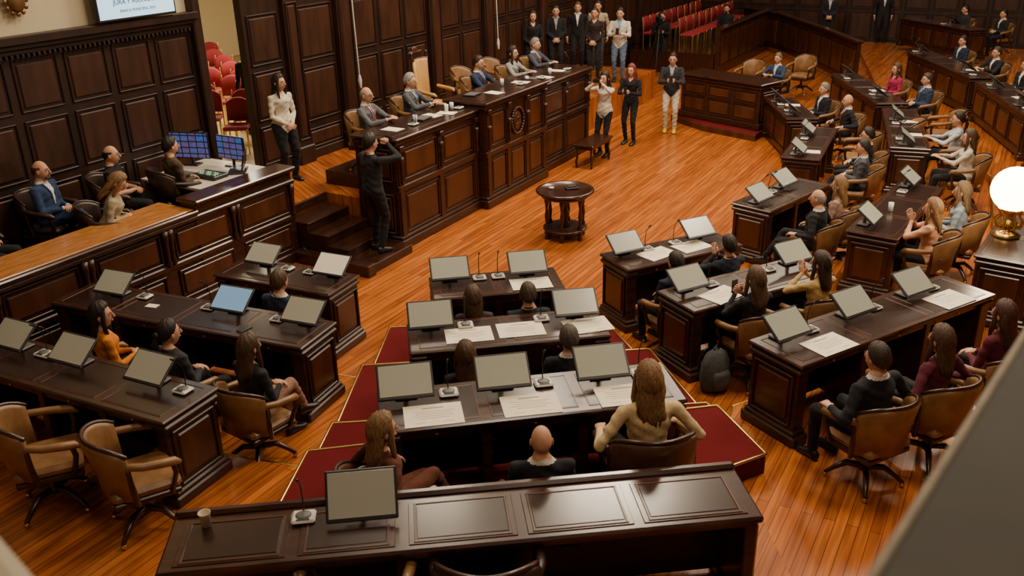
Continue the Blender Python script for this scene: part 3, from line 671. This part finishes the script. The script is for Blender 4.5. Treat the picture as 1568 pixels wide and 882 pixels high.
def cert(k,lx,ly=-.13,r=0):
    c,u,nr,w,zt=DK[k]; p=c+u*lx+nr*ly; inst('certificate',CERT,(p.x,p.y,zt+.0035),math.atan2(u.y,u.x)+r)
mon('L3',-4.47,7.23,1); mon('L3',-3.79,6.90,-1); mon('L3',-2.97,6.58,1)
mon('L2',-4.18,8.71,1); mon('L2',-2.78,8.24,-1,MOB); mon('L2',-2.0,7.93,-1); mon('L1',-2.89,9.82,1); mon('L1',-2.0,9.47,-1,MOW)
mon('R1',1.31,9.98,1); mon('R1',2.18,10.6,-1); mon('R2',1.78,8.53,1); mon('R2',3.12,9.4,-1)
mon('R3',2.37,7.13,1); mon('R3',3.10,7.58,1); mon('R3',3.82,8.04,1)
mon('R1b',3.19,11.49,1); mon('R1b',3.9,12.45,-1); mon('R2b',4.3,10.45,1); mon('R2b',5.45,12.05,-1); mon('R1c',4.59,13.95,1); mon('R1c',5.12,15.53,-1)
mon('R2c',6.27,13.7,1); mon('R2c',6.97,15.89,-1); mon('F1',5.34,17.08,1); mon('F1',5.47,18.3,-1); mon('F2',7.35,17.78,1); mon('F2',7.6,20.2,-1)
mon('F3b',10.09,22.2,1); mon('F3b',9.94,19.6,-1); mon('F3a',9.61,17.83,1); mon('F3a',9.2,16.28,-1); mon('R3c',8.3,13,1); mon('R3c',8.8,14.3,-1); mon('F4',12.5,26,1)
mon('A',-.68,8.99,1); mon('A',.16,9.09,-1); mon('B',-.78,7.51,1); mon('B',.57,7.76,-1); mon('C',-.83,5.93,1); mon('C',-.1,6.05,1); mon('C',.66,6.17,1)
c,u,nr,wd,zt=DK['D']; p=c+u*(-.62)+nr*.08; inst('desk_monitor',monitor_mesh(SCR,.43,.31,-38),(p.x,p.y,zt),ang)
p=c+u*(-.98)+nr*.1; inst('desk_microphone',MIC,(p.x,p.y,zt),ang)
for lx in(-.74,-.02,.70): cert('C',lx,-.15)
cert('B',-.36,-.06); cert('B',.12,-.04); cert('A',.36,-.12); cert('R3',-.84,-.15); cert('R3',.86,-.13); cert('R1',-.25,-.05,.2); cert('R1',.25,-.05,.1); cert('R2',-.45,-.13,.2); cert('B',.74,-.08,.1)
for k,lx in(('R1c',-.7),('F1',.2),('F2',-.4),('R2c',-.6),('R2c',.4),('F3a',0),('F3b',-.9),('R3b',.6)):
    c,u,nr,wd,zt=DK[k]; p=c+u*lx-nr*.1; q=MB(); paper(q,(0,0,.004),0,.21,.29); q.obj('paper_sheet',(p.x,p.y,zt+.003),math.atan2(u.y,u.x)+random.uniform(-.4,.4))
for k,lx in(('R2b',-.2),('R1b',.15)):
    c,u,nr,wd,zt=DK[k]; p=c+u*lx+nr*.05; q=MB(); q.lathe((0,0,0),[(.03,.0),(.035,.11),(.031,.11),(.027,.008)],gl,14); q.obj('water_glass',(p.x,p.y,zt+.003))
c,u,nr,wd,zt=DK['D']; p=c+u*(-1.56)+nr*.12; q=MB(); q.lathe((0,0,0),[(.026,0),(.036,.095),(.038,.098),(.034,.096),(.025,.01)],mat('paper_cup_card',(.55,.45,.32),.6),20); q.obj('paper_cup',(p.x,p.y,zt))
c,u,nr,wd,zt=DK['L2']; p=c+u*(-.45)-nr*.02; q=MB(); q.box((0,0,.004),(.13,.08,.006),PAPER,.001); q.obj('note_card',(p.x,p.y,zt+.003),-.3)
p=c+u*(.8)-nr*.15; q=MB(); q.box((0,0,.006),(.075,.15,.009),BLKP,.004); q.obj('smartphone',(p.x,p.y,zt+.003),-.6)
# round table
m=MB(); m.lathe((0,0,0),[(.40,.70),(.43,.715),(.435,.73),(.425,.75),(.38,.752),(.375,.746),(.01,.746)],WOODH,40); m.lathe((0,0,0),[(.34,.64),(.36,.65),(.36,.70),(.3,.70)],WOOD,32)
m.lathe((0,0,0),[(.30,.13),(.33,.14),(.33,.165),(.30,.17)],WOOD,28); m.lathe((0,0,0),[(.06,.17),(.08,.2),(.04,.26),(.07,.36),(.03,.46),(.05,.6),(.08,.66)],WOOD,16)
for k in range(6):
    a=k*math.pi/3+.3; x,y=.29*math.cos(a),.29*math.sin(a); m.lathe((x,y,0),[(.03,.0),(.035,.03),(.022,.06),(.036,.10),(.036,.20),(.02,.24),(.032,.36),(.018,.48),(.03,.56),(.036,.60),(.036,.66)],WOOD,12)
m.obj('round_table',(.82,12.77,0))
q=MB(); q.box((0,0,.012),(.2,.12,.02),BLKP,.006); q.limb([(-.05,0,.03),(.07,.02,.03)],[.014,.014],WOOD,8); q.obj('document_case',(.92,12.78,.75),.3)
q=MB(); q.lathe((0,0,0),[(.03,0),(.04,.01),(.04,.02),(.01,.022)],WHT,16); q.obj('small_dish',(.62,12.8,.75))
# bench
m=MB(); m.box((0,0,.44),(.95,.42,.05),WOODH,.015); m.box((0,0,.39),(.88,.36,.06),WOOD,.01)
for sx in(-1,1):
    for sy in(-1,1): m.limb([(sx*.40,sy*.15,.0),(sx*.41,sy*.16,.12),(sx*.39,sy*.14,.25),(sx*.40,sy*.15,.40)],[.02,.026,.02,.03],WOOD,8)
m.box((0,0,.12),(.78,.03,.04),WOOD,.01); m.obj('wooden_bench',on(4.15,3.4,0),RZ)
# globe lamp
m=MB(); GL=mat('lamp_globe_glass',(1,.80,.52),.3,emit=20)
m.lathe((0,0,0),[(.14,0),(.15,.02),(.10,.05),(.05,.07),(.045,.1),(.09,.13),(.10,.16),(.05,.19),(.04,.24),(.09,.29),(.13,.32),(.11,.34)],BRASS,24)
for k in range(8):
    a=k*math.pi/4; c_,s_=math.cos(a),math.sin(a); m.limb([(.05*c_,.05*s_,.10),(.13*c_,.13*s_,.12),(.15*c_,.15*s_,.19),(.10*c_,.10*s_,.25),(.14*c_,.14*s_,.33)],[.012,.016,.014,.012,.018],BRASS,8)
m.ell((0,0,.55),(.25,.25,.25),GL,28); m.obj('brass_globe_lamp',(5.63,9.55,1.063))
# backpack
m=MB(); G=mat('grey_backpack_fabric',(.07,.075,.075),.9,noise=.3,nscale=30,bump=.3)
m.secs([((0,0,z),(rx,0,0),(0,ry,0)) for z,rx,ry in((.0,.12,.07),(.02,.15,.10),(.15,.17,.12),(.30,.16,.10),(.40,.12,.07),(.44,.06,.03))],G,18); m.secs([((0,-.10,z),(rx,0,0),(0,.05,0)) for z,rx in((.05,.09),(.10,.11),(.20,.11),(.24,.08))],G,14)
m.limb([(-.06,.10,.40),(-.09,.15,.28),(-.08,.11,.08)],[.015]*3,BLKP,6); m.limb([(.06,.10,.40),(.09,.15,.28),(.08,.11,.08)],[.015]*3,BLKP,6); m.limb([(-.04,.0,.43),(0,.0,.49),(.04,0,.43)],[.01]*3,BLKP,6)
m.obj('backpack',(2.0,7.85,.14),.5)
# curved far barrier
m=MB(); L=[(8.1,31.5),(8.75,29.5),(8.95,26),(8.95,23.2)]
for a,c in zip(L[:-1],L[1:]):
    l=math.dist(a,c); an=math.atan2(c[1]-a[1],c[0]-a[0]); R=Matrix.Rotation(an,3,'Z'); mid=((a[0]+c[0])/2,(a[1]+c[1])/2)
    m.box((*mid,.66),(l,.1,1.06),WOOD,.01,R); m.box((*mid,1.22),(l+.05,.2,.07),WOODH,.02,R)
    nn_=int(l/.8); out=R@Vector((0,-1,0))
    for i in range(nn_):
        p=Vector((*mid,.66))+R@Vector(((i+.5)*l/nn_-l/2,-.05,0)); m.panel(p,tuple(R@Vector((1,0,0))),(0,0,1),tuple(out),l/nn_-.1,.8,WOOD,WOODP)
m.obj('curved_barrier')
# tripod camera
m=MB()
for k in range(3):
    a=k*2.1; m.limb([(.45*math.cos(a),.45*math.sin(a),.02),(.03*math.cos(a),.03*math.sin(a),1.3)],[.014,.018],BLKP,8)
m.lathe((0,0,1.3),[(.04,0),(.05,.05),(.03,.1)],BLKP,12); m.box((0,0,1.52),(.14,.34,.18),BLKP,.02); m.limb([(0,-.17,1.53),(0,-.32,1.53)],[.05,.06],BLKP,14,rnd=False); m.box((0,.05,1.65),(.05,.2,.04),BLKP,.01)
m.limb([(.05,.15,1.42),(.1,.5,1.25)],[.01,.012],BLKP,6); m.obj('tripod_video_camera',(4.35,26.2,0),.2)
# balcony ledges beside the viewpoint
PAR=mat('parapet_stone',(.034,.030,.022),.8,noise=.25,nscale=6,bump=.1); PAR2=mat('parapet_edge_stone',(.22,.18,.12),.7,noise=.3,nscale=14)
m=MB(); aa=math.atan2(.77,.636); m.box((0,-.30,-.06),(2.6,.59,.12),PAR,.012); m.limb([(-1.3,-.003,-.012),(1.3,-.003,-.012)],[.007,.007],PAR2,8); m.obj('balcony_parapet',(.615,1.05,4.0),aa)
m=MB(); m.box((0,-.30,-.06),(.8,.6,.12),mat('cream_ledge_plaster',(.36,.32,.23),.7,noise=.1,nscale=5),.02); m.box((0,-.30,-.15),(.76,.56,.06),CREAM,.01); m.obj('balcony_ledge',(-.70,.95,4.0),math.atan2(-.09,.095))

# ---------------- people
WS=(.66,.63,.58)
def seat(name,x,y,z,d,ch=True,cm=None,**k):
    l=math.hypot(*d); d=(d[0]/l,d[1]/l); k.setdefault('scale',.95)
    if ch: chair(x,y,z,d,k['scale'],cm)
    return person(name,(x+d[0]*.02,y+d[1]*.02,z),d,**k)
M='seated_man_in_suit'; F='seated_woman'
BR=(.09,.045,.02); BL=(.28,.15,.06); DKH=(.02,.012,.009); GR=(.26,.24,.22)
nA=(-.16,.987); nL=(.40,.92); nR=(-.46,.89)
seat(M,-2.42,8.53,0,nL,hair=BR,top=(.02,.03,.06),inner=WS)
seat(F,-3.84,7.52,.13,(.8,.6),female=True,style='long',hair=DKH,top=(.58,.19,.015),yaw=-.4)
seat(F,-3.06,7.10,.13,(.55,.83),female=True,style='tied',hair=DKH,top=(.03,.03,.035),arms='lap',yaw=-.2)
seat(F,-2.27,6.78,.13,(.6,.8),female=True,style='long',hair=BR,top=(.02,.02,.025),bottom=(.30,.16,.11),legs='cross')
seat(F,-.37,7.84,.13,nA,female=True,style='long',hair=BR,top=(.05,.03,.03),scale=.90)
seat(M,.16,7.88,.13,nA,hair=(.06,.035,.02),top=(.02,.022,.03),scale=.90)
seat(F,-.38,6.42,.264,nA,female=True,style='long',hair=BR,top=(.02,.02,.022),scale=.89)
seat(M,.47,6.64,.264,nA,hair=(.10,.08,.06),top=(.015,.015,.02),inner=WS,scale=.90)
seat(F,-.90,4.98,.45,(.8,.6),female=True,style='long',hair=BL,top=(.12,.038,.022),bottom=(.12,.038,.022),legs='cross',arms='rest',yaw=-.1,scale=.92,cm=CHM)
seat(M,.17,4.90,.45,(-.05,1),style='bald',hair=GR,top=(.012,.013,.018),inner=WS,build=1.08,scale=.86,cm=CHM)
seat('seated_woman_in_blazer',.93,5.33,.45,nA,female=True,style='long',hair=BL,top=(.66,.50,.27),bottom=(.02,.02,.02),arms='rest',build=1.1,scale=1.02,cm=CHM)
seat(M,1.78,8.88,0,nR,hair=DKH,top=(.015,.02,.035),scale=.92); seat(M,2.46,9.36,0,nR,hair=DKH,top=(.015,.018,.03),arms='clap',scale=.92)
seat(F,2.40,8.00,.13,nR,female=True,style='long',hair=(.13,.07,.035),top=(.02,.02,.022),arms='phone'); seat(F,3.15,8.36,.13,nR,female=True,style='long',hair=(.05,.025,.015),top=(.55,.38,.15),arms='clap',yaw=.3)
seat(M,2.83,6.08,.26,nR,hair=(.05,.03,.02),top=(.014,.014,.016),inner=WS,build=1.1,arms='rest'); seat(F,3.45,6.36,.26,nR,female=True,style='long',hair=(.10,.05,.03),top=(.10,.016,.03),arms='rest'); seat(F,4.18,6.80,.26,nR,female=True,style='long',hair=(.08,.03,.02),top=(.11,.016,.028))
seat(M,2.28,3.78,.26,(-.3,.95),hair=DKH,top=(.014,.014,.016),inner=WS)
nb_=(-.8,.6)
seat(M,3.96,10.88,0,nb_,style='fringe',hair=GR,top=(.014,.014,.018),arms='rest',legs='cross',inner=WS,build=1.1); seat(F,4.42,11.42,0,nb_,female=True,style='long',hair=BL,top=(.35,.22,.18))
seat(F,5.02,10.0,.13,nb_,female=True,style='long',hair=BL,top=(.50,.25,.15),arms='clap',sleeve='none'); seat(F,5.66,10.62,.13,nb_,female=True,style='long',hair=(.2,.12,.06),top=(.27,.34,.41),arms='lap')
nc=(-.93,.36)
seat(M,5.45,13.35,0,nc,hair=(.03,.025,.02),top=(.07,.075,.09),inner=WS,arms='lap',legs='cross'); seat(M,5.80,14.1,0,nc,hair=DKH,top=(.014,.016,.022),inner=WS,glasses=True)
seat(F,7.42,14.5,.13,nc,female=True,style='tied',hair=DKH,top=(.50,.52,.55),arms='desk'); seat(F,7.03,13.3,.13,nc,female=True,style='long',hair=BR,top=(.60,.55,.45),arms='desk')
nd=(-.98,-.2)
seat(M,6.35,17.9,0,nd,hair=GR,top=(.014,.015,.02),inner=WS,arms='lap'); seat(M,6.42,16.75,0,(-1,0),style='bald',top=(.015,.015,.02),inner=WS,tie=(.35,.02,.02),arms='rest')
seat(M,6.25,20.9,.13,(-.75,-.65),hair=(.2,.13,.08),top=(.03,.05,.11),inner=WS,arms='desk')
seat(F,8.3,19.2,.13,nd,female=True,style='long',hair=BR,top=(.36,.02,.08)); seat(M,8.4,17.95,.13,(-.98,-.05),hair=(.06,.04,.03),top=(.03,.045,.09),inner=WS,tie=(.05,.08,.2),arms='lap',build=1.12,legs='cross')
seat(M,11.0,22.0,.26,nd,hair=DKH,top=(.02,.03,.06),inner=WS); seat(M,10.9,20.2,.26,nd,hair=(.05,.04,.03),top=(.015,.015,.018),inner=WS,arms='desk')
seat(M,13.4,27.0,.4,nd,hair=DKH,top=(.03,.03,.035)); seat(M,13.9,25.8,.4,nd,hair=DKH,top=(.02,.02,.022),inner=WS)
seat(M,10.7,18.6,.26,nd,hair=DKH,top=(.015,.015,.018),inner=WS); seat(M,10.6,16.6,.26,nd,hair=GR,top=(.015,.015,.018),inner=WS)
# gallery
seat(M,-5.62,10.4,.74,(.95,-.1),cm=CHD,top=(.025,.05,.12),inner=WS,style='fringe',hair=BR,beard=True,legs='cross',bottom=(.025,.05,.12),yaw=.2)
seat('seated_man',*SN(-6.2,.62),.70,(.9,.1),cm=CHD,top=BLK,hair=DKH)
seat('seated_man',-5.05,11.06,.74,(.95,.1),cm=CHD,top=(.012,.012,.014),style='fringe',hair=DKH,sleeve='short',yaw=.1)
seat(F,-4.92,10.35,.60,(.8,.2),cm=CHD,female=True,style='long',hair=BL,top=(.36,.31,.21),pitch=-.6,lean=.35)
seat('seated_man_in_jacket',-4.42,11.42,.74,(.75,.65),cm=CHD,top=(.08,.055,.032),hair=DKH,beard=True,arms='lap')
# podium
def pod(s,n,**k):
    x,y=SN(s,n); return seat(M if not k.get('female') else F,x,y,.92,k.pop('d',N_),scale=.97,**k)
pod(-.63,1.80,top=(.12,.12,.13),inner=(.6,.55,.55),tie=(.3,.05,.06),style='fringe',hair=GR,arms='desk',glasses=True,d=(.9,-.35))
pod(.57,1.75,top=(.08,.09,.11),inner=WS,tie=(.12,.14,.2),hair=(.40,.38,.35),arms='desk',d=(.95,-.3))
pod(2.5,1.86,top=(.02,.03,.07),inner=WS,tie=(.03,.03,.08),hair=DKH,arms='desk',build=1.05,d=(.9,-.42))
pod(3.75,1.85,female=True,style='long',hair=DKH,top=(.27,.27,.24),arms='desk'); pod(4.85,1.75,top=(.06,.06,.075),inner=(.35,.45,.62),hair=(.3,.24,.18),arms='desk',tie=(.3,.03,.05))
x,y=SN(2.05,1.2); inst('high_back_chair',CHT,(x,y,.92),rzof(N_))
x,y=SN(3.2,1.2); chair(x,y,.92,N_); x,y=SN(4.3,1.2); chair(x,y,.92,N_)
# standing
def stand(name,x,y,z,d,**k): return person(name,(x,y,z),d,pose='stand',**k)
stand('standing_woman',-3.48,13.75,.7,(.75,-.65),female=True,style='long',hair=DKH,top=(.68,.60,.46),arms='clasp',legs='wide',scale=.99,yaw=.3)
stand('standing_man',*SN(-1.84,2.80),.14,(.7,.7),top=(.022,.022,.026),hair=DKH,arms='photo',scale=1.01)
stand('photographer_woman',1.89,17.4,0,(-.6,-.8),female=True,style='long',hair=DKH,top=(.60,.53,.42),arms='photo',scale=.98)
stand('standing_woman',2.52,18.3,0,(-.5,-.86),female=True,style='long',hair=(.22,.04,.03),top=BLK,arms='phone',scale=.97)
stand('standing_man',3.51,19.25,0,(-.25,-.97),top=(.03,.03,.033),inner=(.3,.3,.32),bottom=(.55,.50,.38),shoe=(.55,.36,.04),hair=DKH,arms='phone',glasses=True)
stand('standing_man',2.65,21.5,.7,(-.3,-.95),top=(.62,.57,.48),inner=(.2,.3,.45),bottom=(.10,.15,.24),hair=DKH,arms='phone')
stand('standing_woman',2.08,21.7,.7,(-.3,-.95),female=True,style='tied',top=(.03,.02,.02),hair=DKH,arms='clasp')
stand('standing_woman',.62,21.35,.7,(.1,-.99),female=True,style='long',hair=DKH,top=BLK,arms='clasp')
stand('standing_man',1.2,22.3,.7,(0,-1),top=(.014,.014,.016),inner=(.25,.25,.25),hair=DKH,arms='clasp')
stand('standing_man',1.78,23.0,.7,(-.1,-1),top=BLK,inner=WS,hair=BR,arms='down'); stand('standing_man',2.3,23.2,.7,(-.2,-1),top=(.40,.33,.23),inner=(.1,.05,.03),bottom=(.05,.05,.05),hair=DKH,arms='down')
stand('standing_man',6.72,28.3,0,(-.3,-.95),top=(.015,.015,.02),bottom=(.12,.17,.25),hair=DKH,arms='clasp',beard=True)
stand('camera_operator',4.5,26.75,0,(-.2,-.95),top=BLK,hair=DKH,arms='phone')
stand('standing_man',10.1,29.0,0.26,(-.3,-.95),top=(.02,.02,.025),inner=(.5,.5,.5),hair=DKH,arms='clasp'); stand('standing_man',12.0,29.5,.26,(-.3,-.95),top=(.02,.02,.02),inner=WS,hair=DKH,arms='down')
stand('standing_man',*SN(1.05,-2.25),.7,(-.5,.6),top=(.012,.012,.014),hair=DKH,arms='down',scale=.98)
# empty chairs
chair(-2.88,5.74,.26,(.85,.5)); chair(-3.72,6.02,.26,(.9,.42)); chair(-.95,4.02,.45,(.1,1)); chair(-.18,4.10,.45,(0,1),1,CHD)
for x,y,z,d in((7.0,15.6,.13,nc),(8.0,16.2,.13,nc),(6.1,15.2,0,nc),(5.9,21.9,.13,(-.7,-.7)),(7.3,22.4,.13,(-.7,-.7))): chair(x,y,z,d)

# ---------------- lights
def area(s,n,z,e,size=2.4,col=(1,.82,.60),nm='ceiling_light'):
    l=bpy.data.lights.new(nm,'AREA'); l.energy=e; l.size=size; l.color=col; o=bpy.data.objects.new(nm,l); x,y=SN(s,n); o.location=(x,y,z); bpy.context.scene.collection.objects.link(o)
for s,n,e in((-9,3.5,60),(-9,11,190),(-3,4,290),(-3,10,420),(3,4.5,700),(3,10.5,520),(9,4.5,420),(9,11,360),(16,5,190),(16,12,230)): area(s,n,8.6,e,1.9)
area(-.5,2.6,7.5,100,1.0); area(3.5,2.6,7.5,110,1.0)
area(2.5,-3.5,3.9,420,3,(1,.88,.66),'side_room_light')
l=bpy.data.lights.new('globe_light','POINT'); l.energy=55; l.shadow_soft_size=.25; l.color=(1,.78,.48); o=bpy.data.objects.new('globe_light',l); o.location=(5.63,9.55,2.15); bpy.context.scene.collection.objects.link(o)
w=bpy.data.worlds.new('world'); bpy.context.scene.world=w; w.use_nodes=True; w.node_tree.nodes['Background'].inputs[0].default_value=(.3,.25,.2,1); w.node_tree.nodes['Background'].inputs[1].default_value=.3
# ---------------- camera
th=math.radians(23.3); ro=.0232
R=Vector((1,0,0)); U=Vector((0,math.sin(th),math.cos(th))); Fw=Vector((0,math.cos(th),-math.sin(th)))
Rc=R*math.cos(ro)-U*math.sin(ro); Uc=R*math.sin(ro)+U*math.cos(ro)
cd=bpy.data.cameras.new('camera'); co=bpy.data.objects.new('camera',cd); bpy.context.scene.collection.objects.link(co)
co.matrix_world=Matrix((Rc,Uc,-Fw)).transposed().to_4x4(); co.location=(0,0,4.67); cd.lens=31.5; cd.sensor_width=36; cd.clip_start=.02; cd.clip_end=200
cd.dof.use_dof=True; cd.dof.focus_distance=11; cd.dof.aperture_fstop=3.2
bpy.context.scene.camera=co
